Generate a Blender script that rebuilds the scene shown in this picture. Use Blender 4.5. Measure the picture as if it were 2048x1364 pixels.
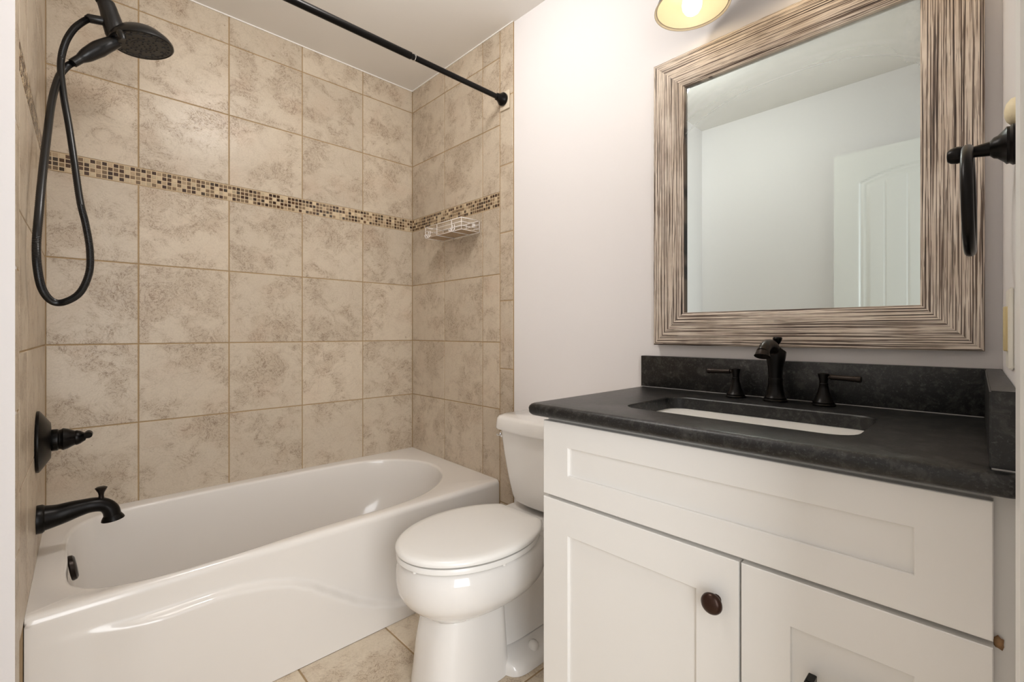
import bpy, bmesh, math, random
from math import sin, cos, pi, radians, sqrt, atan2
from mathutils import Vector, Matrix
random.seed(7)
for o in list(bpy.data.objects): bpy.data.objects.remove(o)
SC = bpy.context.scene; COL = SC.collection

# ---------------------------------------------------------------- camera
CAMZ = 1.08
F_PX = 930.4; YAW = .8069
cd = bpy.data.cameras.new('camera'); cam = bpy.data.objects.new('camera', cd); COL.objects.link(cam)
cd.sensor_width = 36; cd.lens = 36*F_PX/2048; cd.shift_y = (666-682)/2048; cd.clip_start = .02
cam.location = (0, 0, CAMZ); cam.rotation_euler = (pi/2, 0, YAW-pi/2)
SC.camera = cam
# ---------------------------------------------------------------- exposure, world, added fill lights
SC.view_settings.view_transform = 'Standard'; SC.view_settings.look = 'None'
SC.view_settings.gamma = 1; SC.view_settings.use_curve_mapping = False
SC.view_settings.exposure = 0.16
wd = bpy.data.worlds.new('world'); SC.world = wd; wd.use_nodes = True
wd.node_tree.nodes['Background'].inputs[0].default_value = (.92, .96, 1, 1)
wd.node_tree.nodes['Background'].inputs[1].default_value = .9

def area(name, loc, target, sx, sy, power, color):
    l = bpy.data.lights.new(name, 'AREA'); l.shape = 'RECTANGLE'; l.size = sx; l.size_y = sy
    l.energy = power; l.color = color
    o = bpy.data.objects.new(name, l); COL.objects.link(o); o.location = loc
    o.rotation_euler = (Vector(target)-Vector(loc)).to_track_quat('-Z', 'Y').to_euler()
    return o
pt = bpy.data.lights.new('overhead_fill_light', 'POINT'); pt.energy = 15; pt.color = (1, .975, .95); pt.shadow_soft_size = .09  # added fill lamp below the ceiling, no fixture exists for it
po = bpy.data.objects.new('overhead_fill_light', pt); COL.objects.link(po); po.location = (.62, 1.15, 2.34)
area('hall_fill_light', (-.15, -1.1, 1.25), (.9, .8, 1.2), 1.0, 2.0, 36, (.98, .99, 1))  # added fill panel behind the camera, shining in through the doorway

# ---------------------------------------------------------------- helpers
def wloc(o):
    v = Vector((0, 0, 0))
    while o: v += o.location; o = o.parent
    return v
def finish(name, me, mats, parent=None, smooth=False, kind=None):
    o = bpy.data.objects.new(name, me); COL.objects.link(o)
    for m in (mats if isinstance(mats, (list, tuple)) else [mats]): me.materials.append(m)
    if smooth:
        for p in me.polygons: p.use_smooth = True
    if parent is not None:
        o.parent = parent; off = wloc(parent)
        me.transform(Matrix.Translation(-off))
    if kind: o['kind'] = kind
    return o
def from_bm(name, bm, mats, parent=None, smooth=False, kind=None, recalc=True):
    if recalc: bmesh.ops.recalc_face_normals(bm, faces=bm.faces)
    me = bpy.data.meshes.new(name); bm.to_mesh(me); bm.free()
    return finish(name, me, mats, parent, smooth, kind)
def tag(o, label, cat, group=None):
    o['label'] = label; o['category'] = cat
    if group: o['group'] = group
    return o
def thing(name, label, cat, loc, group=None):
    o = bpy.data.objects.new(name, None); COL.objects.link(o); o.location = loc
    o.empty_display_size = .05
    return tag(o, label, cat, group)
def angle_smooth(o, deg=35):
    me = o.data
    for p in me.polygons: p.use_smooth = True
    try: me.set_sharp_from_angle(angle=radians(deg))
    except Exception: pass
    return o
def bm_box(bm, a, b, bev=0, seg=2, mat=0):
    c = [(a[i]+b[i])/2 for i in range(3)]; s = [abs(b[i]-a[i]) for i in range(3)]
    r = bmesh.ops.create_cube(bm, size=1, matrix=Matrix.Translation(c) @ Matrix.Diagonal((*s, 1)))
    fs = set(f for v in r['verts'] for f in v.link_faces)
    for f in fs: f.material_index = mat
    if bev:
        es = list(set(e for v in r['verts'] for e in v.link_edges))
        bmesh.ops.bevel(bm, geom=es, offset=bev, segments=seg, profile=.5, affect='EDGES', material=-1)
def box(name, a, b, mat, parent=None, bev=0, seg=2, kind=None):
    bm = bmesh.new(); bm_box(bm, a, b, bev, seg)
    o = from_bm(name, bm, mat, parent, False, kind)
    if bev: angle_smooth(o, 40)
    return o
def bm_rings(bm, rings, cap0=True, cap1=True, mat=0, closed=True):
    vs = [[bm.verts.new(p) for p in r] for r in rings]
    n = len(rings[0]); out = []
    for i in range(len(vs)-1):
        for j in range(n if closed else n-1):
            k = (j+1) % n
            f = bm.faces.new((vs[i][j], vs[i][k], vs[i+1][k], vs[i+1][j])); f.material_index = mat; out.append(f)
    for cap, r in ((cap0, vs[0]), (cap1, vs[-1])):
        if cap:
            c = sum((v.co for v in r), Vector())/n; cv = bm.verts.new(c)
            for j in range(n):
                f = bm.faces.new((r[j], r[(j+1) % n], cv)); f.material_index = mat
    return vs
def frame_for(d):
    d = Vector(d).normalized(); a = Vector((0, 0, 1)) if abs(d.z) < .9 else Vector((1, 0, 0))
    u = d.cross(a).normalized(); v = d.cross(u).normalized(); return u, v, d
def bm_lathe(bm, prof, base, axis, n=28, sx=1, sy=1, mat=0, updir=None):
    """prof: list of (radius, distance along axis)"""
    u, v, d = frame_for(axis)
    if updir is not None:
        v = (Vector(updir)-d*Vector(updir).dot(d)).normalized(); u = v.cross(d).normalized()
    b = Vector(base)
    rings = [[b+d*h+u*(r*sx*cos(2*pi*k/n))+v*(r*sy*sin(2*pi*k/n)) for k in range(n)] for r, h in prof]
    bm_rings(bm, rings, True, True, mat)
def lathe(name, prof, base, axis, mat, parent=None, n=28, ang=40, **kw):
    bm = bmesh.new(); bm_lathe(bm, prof, base, axis, n, **kw)
    return angle_smooth(from_bm(name, bm, mat, parent), ang)
def catmull(pts, per=8, closed=False):
    P = [Vector(p) for p in pts]; n = len(P); out = []
    rng = range(n) if closed else range(n-1)
    for i in rng:
        if closed: p0, p1, p2, p3 = P[(i-1) % n], P[i], P[(i+1) % n], P[(i+2) % n]
        else: p0, p1, p2, p3 = P[max(i-1, 0)], P[i], P[i+1], P[min(i+2, n-1)]
        for k in range(per):
            t = k/per
            out.append(.5*((2*p1)+(p2-p0)*t+(2*p0-5*p1+4*p2-p3)*t*t+(3*p1-p0-3*p2+p3)*t**3))
    if not closed: out.append(P[-1])
    return out
def bm_tube(bm, pts, rad, n=12, mat=0, sq=1.0):
    P = [Vector(p) for p in pts]; m = len(P)
    R = rad if isinstance(rad, (list, tuple)) else [rad]*m
    t0 = (P[1]-P[0]).normalized(); u, v, _ = frame_for(t0); rings = []
    for i in range(m):
        t = (P[min(i+1, m-1)]-P[max(i-1, 0)]).normalized()
        u = (u-t*u.dot(t)).normalized(); v = t.cross(u)
        rings.append([P[i]+u*(R[i]*cos(2*pi*k/n))+v*(R[i]*sq*sin(2*pi*k/n)) for k in range(n)])
    bm_rings(bm, rings, True, True, mat)
def tube(name, pts, rad, mat, parent=None, n=12, **kw):
    bm = bmesh.new(); bm_tube(bm, pts, rad, n, **kw)
    return angle_smooth(from_bm(name, bm, mat, parent), 50)
def sstep(a, b, x):
    t = max(0, min(1, (x-a)/(b-a))); return t*t*(3-2*t)
def lerp(a, b, t): return a+(b-a)*t
def interp(tab, x):
    if x <= tab[0][0]: return tab[0][1]
    for (a, fa), (b, fb) in zip(tab, tab[1:]):
        if x <= b:
            t = (x-a)/(b-a); t = t*t*(3-2*t)*.35+t*.65
            return fa+(fb-fa)*t
    return tab[-1][1]

# ---------------------------------------------------------------- materials
def srgb(r, g, b):
    f = lambda c: (c/255/12.92 if c/255 <= .04045 else ((c/255+.055)/1.055)**2.4)
    return (f(r), f(g), f(b), 1)
class NT:
    def __init__(s, name):
        s.m = bpy.data.materials.new(name); s.m.use_nodes = True; s.t = s.m.node_tree
        s.b = s.t.nodes['Principled BSDF']
    def n(s, typ, **kw):
        nd = s.t.nodes.new(typ)
        for k, v in kw.items():
            if k.startswith('i_'):
                key = k[2:]; key = int(key) if key.isdigit() else key.replace('_', ' ')
                s.set(nd.inputs[key], v)
            else: setattr(nd, k, v)
        return nd
    def set(s, inp, v):
        if isinstance(v, bpy.types.NodeSocket): s.t.links.new(v, inp)
        elif isinstance(v, bpy.types.Node): s.t.links.new(v.outputs[0], inp)
        else: inp.default_value = v
    def math(s, op, a, b=0, c=0):
        nd = s.n('ShaderNodeMath', operation=op); s.set(nd.inputs[0], a); s.set(nd.inputs[1], b)
        if op in ('MULTIPLY_ADD', 'SMOOTH_MIN'): s.set(nd.inputs[2], c)
        return nd.outputs[0]
    def rng(s, v, a, b, c=0, d=1, smooth=True):
        nd = s.n('ShaderNodeMapRange'); nd.interpolation_type = 'SMOOTHSTEP' if smooth else 'LINEAR'
        for i, x in enumerate((v, a, b, c, d)): s.set(nd.inputs[i], x)
        return nd.outputs[0]
    def mix(s, f, a, b, typ='MIX'):
        nd = s.n('ShaderNodeMix', data_type='RGBA', blend_type=typ)
        s.set(nd.inputs[0], f); s.set(nd.inputs[6], a); s.set(nd.inputs[7], b); return nd.outputs[2]
    def noise(s, vec, scale, detail=4, rough=.5, dist=0):
        nd = s.n('ShaderNodeTexNoise'); s.set(nd.inputs['Vector'], vec)
        nd.inputs['Scale'].default_value = scale; nd.inputs['Detail'].default_value = detail
        nd.inputs['Roughness'].default_value = rough; nd.inputs['Distortion'].default_value = dist
        return nd.outputs[0]
    def bump(s, h, strength, dist):
        nd = s.n('ShaderNodeBump'); nd.inputs['Strength'].default_value = strength
        nd.inputs['Distance'].default_value = dist; s.set(nd.inputs['Height'], h)
        s.set(s.b.inputs['Normal'], nd.outputs[0])
    def out(s, color=None, rough=None, metal=None, coat=None, spec=None):
        if color is not None: s.set(s.b.inputs['Base Color'], color)
        if rough is not None: s.set(s.b.inputs['Roughness'], rough)
        if metal is not None: s.set(s.b.inputs['Metallic'], metal)
        if coat is not None: s.set(s.b.inputs['Coat Weight'], coat); s.b.inputs['Coat Roughness'].default_value = .08
        if spec is not None: s.set(s.b.inputs['Specular IOR Level'], spec)
        return s.m
def simple(name, col, rough=.5, metal=0, bumpy=0, scale=60, coat=0, var=.04):
    t = NT(name); co = t.n('ShaderNodeTexCoord').outputs['Object']
    nz = t.noise(co, scale, 4)
    c = t.mix(t.math('MULTIPLY', nz, var*2), col, tuple(x*.7 for x in col[:3])+(1,))
    if bumpy: t.bump(nz, bumpy, .002)
    return t.out(c, rough, metal, coat)

M = {}
M['wall'] = simple('wall_paint', srgb(235, 231, 230), .55, bumpy=.08, scale=220, var=.02)
M['ceil'] = simple('ceiling_paint', srgb(236, 232, 226), .7, bumpy=.05, scale=150, var=.02)
M['trimw'] = simple('trim_paint', srgb(234, 232, 228), .35, bumpy=.03, scale=40, var=.02)
M['cab'] = simple('cabinet_paint', srgb(240, 238, 234), .38, var=.015, scale=30)
M['caulk'] = simple('caulk', srgb(214, 200, 178), .6)
M['caulkg'] = simple('grey_caulk', srgb(170, 168, 166), .6, var=.5, scale=60)
M['tubw'] = simple('tub_enamel', srgb(232, 227, 221), .16, coat=.3, var=.01, scale=5)
M['porc'] = simple('porcelain', srgb(236, 233, 229), .1, coat=.4, var=.01, scale=5)
M['seat'] = simple('seat_plastic', srgb(240, 238, 234), .22, var=.01, scale=5)
M['sink'] = simple('sink_porcelain', srgb(240, 240, 240), .1, coat=.3, var=.01, scale=5)
M['bronze'] = simple('oil_rubbed_bronze', (.007, .006, .0055, 1), .32, .7, bumpy=.05, scale=90, var=.2)
M['bronze2'] = simple('worn_bronze', (.032, .024, .020, 1), .33, .8, scale=70, var=.5)
M['black'] = simple('black_plastic', (.005, .005, .0055, 1), .3, 0, scale=60)
M['nozzle'] = simple('nozzle_rubber', (.03, .03, .032, 1), .5, 0, scale=60)
M['knob'] = simple('brown_bronze_knob', (.045, .018, .010, 1), .3, .55, scale=50, var=.6)
M['chrome'] = simple('chrome', (.75, .75, .76, 1), .12, 1, scale=20)
M['wire'] = simple('white_wire', srgb(235, 228, 222), .4, scale=20)
M['slat'] = simple('wood_slat', srgb(190, 164, 134), .6, scale=40, var=.5)
M['filler'] = simple('wall_filler', srgb(240, 226, 190), .6, bumpy=.3, scale=80, var=.1)
M['plate'] = simple('switch_plastic', srgb(238, 234, 222), .35, scale=20)
M['almond'] = simple('almond_plastic', srgb(205, 186, 140), .4, scale=20)
M['dark'] = simple('dark_backing', (.02, .02, .02, 1), .8, scale=20)  # plain dark colour of the mirror's backing board
M['hallfloor'] = simple('hall_floor', srgb(170, 150, 125), .6, scale=20)
M['stain'] = simple('caulk_stain', srgb(170, 132, 92), .7, scale=120, var=.6)

def tile_mat(name, light, mid, dark, rough=.34):
    t = NT(name)
    uv = t.n('ShaderNodeUVMap').outputs[0]
    at = t.n('ShaderNodeAttribute', attribute_name='tint').outputs['Color']
    sep = t.n('ShaderNodeSeparateColor'); t.set(sep.inputs[0], at)
    big = t.noise(uv, 4.2, 3, .5, .8)
    cloud = t.noise(uv, 14, 6, .68, .6)
    patch = t.rng(t.math('ADD', t.math('MULTIPLY', big, .62), t.math('MULTIPLY', cloud, .5)), .52, .64)
    f1 = t.noise(uv, 42, 5, .62, 1.2)
    v1 = t.rng(t.math('ABSOLUTE', t.math('SUBTRACT', f1, .5)), 0, .022, 1, 0)
    f2 = t.noise(uv, 9, 8, .68, 1.6)
    v2 = t.rng(t.math('ABSOLUTE', t.math('SUBTRACT', f2, .53)), 0, .012, 1, 0)
    fine = t.noise(uv, 160, 3, .6)
    c = t.mix(t.math('MULTIPLY', patch, .36), light, mid)
    c = t.mix(t.math('MULTIPLY', t.rng(cloud, .35, .75), .30), c, mid)
    warm = t.noise(uv, 6, 2, .5)
    c = t.mix(t.math('MULTIPLY', t.rng(warm, .5, .8), .22), c, srgb(190, 156, 130))
    c = t.mix(t.math('MULTIPLY', v1, t.math('MULTIPLY_ADD', patch, .65, .08)), c, dark)
    c = t.mix(t.math('MULTIPLY', v2, t.math('MULTIPLY_ADD', patch, .55, .25)), c, dark)
    spots = t.rng(t.noise(uv, 34, 3, .6), .70, .76)
    c = t.mix(t.math('MULTIPLY', spots, .55), c, dark)
    c = t.mix(t.math('MULTIPLY', t.rng(fine, .3, .7), .10), c, dark)
    br = t.math('MULTIPLY_ADD', sep.outputs[0], .12, .93)
    hs = t.n('ShaderNodeHueSaturation'); t.set(hs.inputs['Value'], br); t.set(hs.inputs['Color'], c)
    t.set(hs.inputs['Saturation'], 1.0)
    h = t.math('SUBTRACT', t.math('MULTIPLY', cloud, .6), t.math('MULTIPLY', v1, t.math('MULTIPLY', patch, .5)))
    t.bump(h, .35, .0015)
    return t.out(hs.outputs[0], rough, spec=.4)
M['tile'] = tile_mat('travertine_tile', srgb(205, 191, 171), srgb(176, 158, 136), srgb(122, 98, 76))
M['ftile'] = tile_mat('floor_tile', srgb(222, 208, 186), srgb(194, 174, 148), srgb(140, 112, 86), .4)
M['grout'] = simple('grout', srgb(168, 142, 106), .85, bumpy=.4, scale=180, var=.2)
M['mgrout'] = simple('mosaic_grout', srgb(206, 184, 152), .85, bumpy=.2, scale=180, var=.1)
def mosaic_mat():
    t = NT('mosaic_glass'); at = t.n('ShaderNodeAttribute', attribute_name='tint')
    nz = t.noise(t.n('ShaderNodeTexCoord').outputs['Object'], 300, 3, .6)
    c = t.mix(t.math('MULTIPLY', nz, .35), at.outputs['Color'], (.02, .015, .01, 1))
    return t.out(c, .12, spec=.6)
M['mosaic'] = mosaic_mat()
def granite():
    t = NT('leathered_black_granite'); co = t.n('ShaderNodeTexCoord').outputs['Object']
    big = t.noise(co, 26, 5, .65, .6); small = t.noise(co, 240, 4, .7)
    cell = t.n('ShaderNodeTexVoronoi', i_Scale=75.0); t.set(cell.inputs['Vector'], co)
    fl = t.rng(cell.outputs['Distance'], .0, .45, 1, 0)
    pat = t.rng(t.noise(co, 38, 6, .72, .8), .48, .62)
    c = t.mix(t.math('MULTIPLY', pat, .9), (.0045, .0045, .0048, 1), (.030, .029, .027, 1))
    c = t.mix(t.math('MULTIPLY', t.math('MULTIPLY', fl, t.rng(big, .50, .60)), .6), c, (.085, .082, .076, 1))
    c = t.mix(t.math('MULTIPLY', t.rng(small, .54, .72), .6), c, (.08, .08, .078, 1))
    t.bump(t.math('ADD', t.noise(co, 90, 5, .6), small), .30, .0012)
    return t.out(c, .36, spec=.5)
M['granite'] = granite()
def combed():
    t = NT('combed_weathered_wood'); uv = t.n('ShaderNodeUVMap').outputs[0]
    mp = t.n('ShaderNodeMapping'); t.set(mp.inputs[0], uv); mp.inputs['Scale'].default_value = (2.5, 330, 1)
    mw = t.n('ShaderNodeMapping'); t.set(mw.inputs[0], uv); mw.inputs['Scale'].default_value = (9, 560, 1)
    a = t.noise(mp.outputs[0], 1.0, 2, .45, .15)
    b = t.noise(mw.outputs[0], 1.0, 2, .5, .2)
    groove = t.rng(a, .525, .548)
    g2 = t.rng(b, .57, .60)
    g = t.math('MAXIMUM', t.math('MULTIPLY', groove, .9), t.math('MULTIPLY', g2, .75))
    tone = t.noise(uv, 9, 3, .6)
    base = t.mix(t.rng(tone, .3, .7), srgb(228, 215, 200), srgb(202, 186, 169))
    c = t.mix(g, base, srgb(86, 66, 54))
    deep = t.math('MULTIPLY', t.rng(a, .585, .62), t.rng(b, .42, .55))
    c = t.mix(deep, c, srgb(38, 24, 18))
    t.bump(t.math('SUBTRACT', 1.0, g), .5, .0015)
    return t.out(c, .6)
M['combed'] = combed()
def mirror_mat():
    t = NT('mirror_glass_with_smears'); uv = t.n('ShaderNodeUVMap').outputs[0]
    sp = t.n('ShaderNodeSeparateXYZ'); t.set(sp.inputs[0], uv); u, v = sp.outputs[0], sp.outputs[1]
    # arc shaped wiping smears near the top and right edge (u grows to the right, v grows up, 0..1)
    du = t.math('SUBTRACT', u, .5)
    arc = t.math('ADD', v, t.math('MULTIPLY', t.math('POWER', t.math('ABSOLUTE', du), 2.6), .62))
    dust = t.noise(uv, 30, 5, .6, 0); soft = t.noise(uv, 2.5, 2, .5, 0)
    top = t.rng(arc, .74, .98)
    mp = t.n('ShaderNodeCombineXYZ'); t.set(mp.inputs[0], t.math('MULTIPLY', u, 1.4)); t.set(mp.inputs[1], t.math('MULTIPLY', arc, 18))
    streak = t.rng(t.noise(mp.outputs[0], 1, 1, .4, 0), .45, .75)
    line = t.rng(t.math('ABSOLUTE', t.math('SUBTRACT', arc, .895)), 0, .006, 1, 0)
    side = t.rng(u, .90, 1.0)
    haze = t.math('ADD', t.math('MULTIPLY', top, t.math('MULTIPLY_ADD', soft, .40, .10)), t.math('MULTIPLY', t.math('MULTIPLY', streak, top), .07))
    haze = t.math('ADD', haze, t.math('MULTIPLY', line, .10))
    haze = t.math('ADD', haze, t.math('MULTIPLY', t.math('MULTIPLY', side, t.rng(v, .5, 1)), t.math('MULTIPLY', dust, .28)))
    t.b.inputs['Base Color'].default_value = (.70, .78, .765, 1); t.b.inputs['Metallic'].default_value = 1
    t.b.inputs['Roughness'].default_value = .015
    df = t.n('ShaderNodeBsdfDiffuse'); df.inputs[0].default_value = (.70, .75, .78, 1)
    mx = t.n('ShaderNodeMixShader'); t.set(mx.inputs[0], t.math('MINIMUM', haze, .6))
    t.t.links.new(t.b.outputs[0], mx.inputs[1]); t.t.links.new(df.outputs[0], mx.inputs[2])
    t.t.links.new(mx.outputs[0], t.t.nodes['Material Output'].inputs[0])
    return t.m
M['mirror'] = mirror_mat()
M['shade_in'] = simple('shade_cream_enamel', srgb(222, 212, 190), .35, scale=20)
def emis(name, col, st):
    t = NT(name); t.b.inputs['Base Color'].default_value = (1, .95, .85, 1)
    t.b.inputs['Emission Color'].default_value = col; t.b.inputs['Emission Strength'].default_value = st
    return t.m
M['bulb'] = emis('bulb_glow', (1, .82, .58, 1), 6.5)

# ---------------------------------------------------------------- room geometry
XR = 1.43          # tile face of the right wall (counter/mirror wall)
XP = 1.437         # painted face of the right wall
YB = 2.317         # tile face of the back wall
ZC = 2.463
def XL(y): return -.054-(YB-y)*.0243       # tile face of the left (plumbing) wall
def YF(x): return -.0076-(XR-x)*.0234      # face of the front wall (towel ring, switch)
RB = [.0, .40, .732, 1.0376, 1.3495, 1.6578, 1.7234, 2.03, 2.338, ZC]
MOS = (1.6578, 1.7234)

def tile_faces(bm, P0, U, N, rects, gap=.0044, bev=.0016, lift=.0015, mat=1, tint=None, gz=None):
    """bevelled tiles standing lift in front of the grout; P0 origin, U horizontal unit vector, N room-facing normal"""
    cl = bm.loops.layers.float_color.get('tint') or bm.loops.layers.float_color.new('tint')
    uvl = bm.loops.layers.uv.verify()
    P0 = Vector(P0); U = Vector(U); N = Vector(N)
    V = Vector((0, 0, 1)) if abs(N.z) < .5 else Vector((0, 1, 0))
    for (u0, u1, v0, v1) in rects:
        g = gap/2; a0, a1, b0, b1 = u0+g, u1-g, v0+g, v1-g
        if a1-a0 < .002 or b1-b0 < .002: continue
        ring = []
        for (i, n_) in ((0, -lift), (bev*.35, -bev*.30), (bev, 0)):
            ring.append([bm.verts.new(P0+U*p+V*q+N*n_) for p, q in ((a0+i, b0+i), (a1-i, b0+i), (a1-i, b1-i), (a0+i, b1-i))])
        fs = []
        for r0, r1 in zip(ring, ring[1:]):
            for k in range(4): fs.append(bm.faces.new((r0[k], r0[(k+1) % 4], r1[(k+1) % 4], r1[k])))
        fs.append(bm.faces.new(ring[-1]))
        col = (random.random(), random.random(), random.random(), 1) if tint is None else tint()
        ou, ov = (random.uniform(0, 40), random.uniform(0, 40))
        for f in fs:
            f.material_index = mat
            if f.normal.dot(N) == 0: f.normal_update()
            for l in f.loops:
                l[cl] = col; d = l.vert.co-P0; l[uvl].uv = (d.dot(U)+ou, d.dot(V)+ov)
def grid_rects(us, vs, skip=None):
    out = []
    for a, b in zip(us, us[1:]):
        for c, d in zip(vs, vs[1:]):
            if skip and abs(c-skip[0]) < 1e-6: continue
            out.append((min(a, b), max(a, b), c, d))
    return out
WALLPAL = [(srgb(66, 42, 28), 4), (srgb(98, 70, 48), 3), (srgb(132, 108, 82), 4), (srgb(158, 134, 104), 3), (srgb(222, 200, 166), 5), (srgb(80, 66, 52), 2), (srgb(196, 170, 138), 2)]
PAL = [c for c, w in WALLPAL for _ in range(w)]
def mos_tint():
    c = random.choice(PAL); k = random.uniform(.7, 1.1); return (c[0]*k, c[1]*k, c[2]*k, 1)

# back wall
bm = bmesh.new()
bm_box(bm, (-.30, YB+.0015, 0), (XR+.2, YB+.12, ZC+.05), mat=0)
xs = [-.054, .203, .512, .821, 1.130, XR]
tile_faces(bm, (0, YB, 0), (1, 0, 0), (0, -1, 0), grid_rects(xs, RB[1:], MOS))
from_bm('wall_back', bm, [M['grout'], M['tile']], kind='structure')
def mosaic(name, P0, U, N, u0, u1):
    bm = bmesh.new(); P0 = Vector(P0); U = Vector(U).normalized(); N = Vector(N)
    p = .0164; z0 = MOS[0]+.0012
    n = int((u1-u0)/p+.2); pitch = (u1-u0)/n
    rects = [(u0+i*pitch, u0+(i+1)*pitch, z0+j*.0158, z0+(j+1)*.0158) for i in range(n) for j in range(4)]
    tile_faces(bm, P0, U, N, rects, gap=.0030, bev=.0010, lift=.0015, mat=1, tint=mos_tint)
    a = P0+U*u0-N*.0012; b = P0+U*u1-N*.0012
    vs = [bm.verts.new(q) for q in (a+Vector((0, 0, MOS[0])), b+Vector((0, 0, MOS[0])), b+Vector((0, 0, MOS[1])), a+Vector((0, 0, MOS[1])))]
    bm.faces.new(vs).material_index = 0
    return from_bm(name, bm, [M['mgrout'], M['mosaic']], kind='structure', recalc=False)
mosaic('trim_1', (0, YB-.0004, 0), (1, 0, 0), (0, -1, 0), -.053, XR-.001)
# right wall: painted drywall with the tiled tub end on it
bm = bmesh.new()
bm_box(bm, (XP, -.25, 0), (XP+.12, YB+.12, ZC+.05), mat=2)
bm_box(bm, (XR+.0015, 1.4865, 0), (XP+.01, YB+.01, ZC+.01), mat=0)
ys = [1.574, 1.696, 2.006, YB]
tile_faces(bm, (XR, 0, 0), (0, 1, 0), (-1, 0, 0), grid_rects(ys, RB[1:], MOS))
tile_faces(bm, (XR, 0, 0), (0, 1, 0), (-1, 0, 0), grid_rects([1.4855, 1.574], [0, .31, .615, .918, 1.226, 1.535, 1.84, 2.147, ZC]), bev=.003)
from_bm('wall_right', bm, [M['grout'], M['tile'], M['wall']], kind='structure')
mosaic('trim_2', (XR-.0004, 0, 0), (0, 1, 0), (-1, 0, 0), 1.5755, YB-.001)
# left plumbing wall (runs very slightly out of square), ends in a painted return
UL = Vector((XL(0)-XL(1), -1, 0)).normalized()*1; UL = Vector((XL(1)-XL(2), -1, 0)).normalized()
NL = Vector((-UL.y, UL.x, 0)); NL = NL if NL.x > 0 else -NL
P0L = Vector((XL(YB), YB, 0))
def poly_prism(bm, pts, z0, z1, mat=0):
    n = len(pts); lo = [bm.verts.new((x, y, z0)) for x, y in pts]; hi = [bm.verts.new((x, y, z1)) for x, y in pts]
    fs = [bm.faces.new(lo), bm.faces.new(hi)]+[bm.faces.new((lo[i], lo[(i+1) % n], hi[(i+1) % n], hi[i])) for i in range(n)]
    for f in fs: f.material_index = mat
YE = 1.405
bm = bmesh.new()
g = .0015
poly_prism(bm, [(XL(YB+.01)-g, YB+.01), (XL(YE)-g, YE), (-.17, YE), (-.17, YB+.01)], 0, ZC+.05, 0)
LT = lambda y: (YB-y)/abs(UL.y)
ul = [LT(y) for y in (YB, 1.968, 1.66, 1.484)]
tile_faces(bm, P0L, UL, NL, grid_rects(ul, RB[1:], MOS))
tile_faces(bm, P0L, UL, NL, grid_rects([LT(1.484), LT(YE+.001)], [0, .302, .607, .912, 1.217, 1.524, 1.83, 2.137, ZC]), bev=.003)
from_bm('wall_left', bm, [M['grout'], M['tile']], kind='structure')
mosaic('trim_3', P0L+NL*.0004, UL, NL, .001, LT(1.486))
box('wall_left_return', (-.30, YE-.003, 0), (XL(YE)-.0005, YE+.11, ZC+.05), M['wall'], kind='structure')
box('wall_left_near', (-.42, -.35, 0), (-.30, YE+.11, ZC+.05), M['wall'], kind='structure')
# front wall with the doorway the camera stands in
XJ0, XJ1, ZD = -.205, .55, 2.06
bm = bmesh.new()
poly_prism(bm, [(XP+.1, YF(XP+.1)), (XP+.1, -.16), (XJ1+.02, -.16), (XJ1+.02, YF(XJ1+.02))], 0, ZC+.05)
poly_prism(bm, [(XJ0-.02, YF(XJ0)), (XJ0-.02, -.16), (-.31, -.16), (-.31, YF(-.31))], 0, ZC+.05)
poly_prism(bm, [(XJ1+.02, YF(XJ1)), (XJ1+.02, -.16), (XJ0-.02, -.16), (XJ0-.02, YF(XJ0))], ZD+.02, ZC+.05)
from_bm('wall_front', bm, M['wall'], kind='structure')
bm = bmesh.new()
for a, b in (((XJ1, -.165, 0), (XJ1+.02, YF(XJ1)+.0, ZD)), ((XJ0-.02, -.165, 0), (XJ0, YF(XJ0), ZD)), ((XJ0-.02, -.165, ZD), (XJ1+.02, YF(XJ1), ZD+.02))):
    bm_box(bm, a, b)
from_bm('trim_4', bm, M['trimw'], kind='structure')
# door casing on the room side (stepped profile)
bm = bmesh.new()
def yf_box(x0, x1, th, z0, z1):
    poly_prism(bm, [(x0, YF(x0)-.002), (x1, YF(x1)-.002), (x1, YF(x1)+th), (x0, YF(x0)+th)], z0, z1)
yf_box(.578, .640, .0145, 0, ZD+.085); yf_box(.556, .580, .0105, 0, ZD+.06)
yf_box(XJ0-.06, XJ0-.002, .0145, 0, ZD+.085); yf_box(XJ0-.06, .640, .0145, ZD+.02, ZD+.085)
angle_smooth(from_bm('trim_5', bm, M['trimw'], kind='structure'), 30)
box('ceiling', (-.42, -.35, ZC), (XP+.12, YB+.12, ZC+.08), M['ceil'], kind='structure')
# caulk beads where tile meets the ceiling and the tub
bm = bmesh.new()
bm_box(bm, (-.05, YB-.004, ZC-.005), (XR, YB, ZC)); bm_box(bm, (XR-.004, 1.486, ZC-.005), (XR, YB, ZC))
from_bm('trim_6', bm, M['ceil'], kind='structure')
# floor
bm = bmesh.new()
bm_box(bm, (-.42, -.35, -.08), (XP+.12, YB+.12, -.0015), mat=0)
fx = [-.0755-.307+.307*k for k in range(0, 7)]; fy = [1.013+.307*k for k in range(-5, 3)]
tile_faces(bm, (0, 0, 0), (1, 0, 0), (0, 0, 1), [r for k, (a, b) in enumerate(zip(fx, fx[1:])) for r in grid_rects([a, b], [y+(.236 if k % 2 else 0) for y in fy])], gap=.0055, bev=.002)
from_bm('floor', bm, [M['grout'], M['ftile']], kind='structure')
box('floor_hall', (-1.6, -2.2, -.08), (2.2, -.351, 0), M['hallfloor'], kind='structure')

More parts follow.
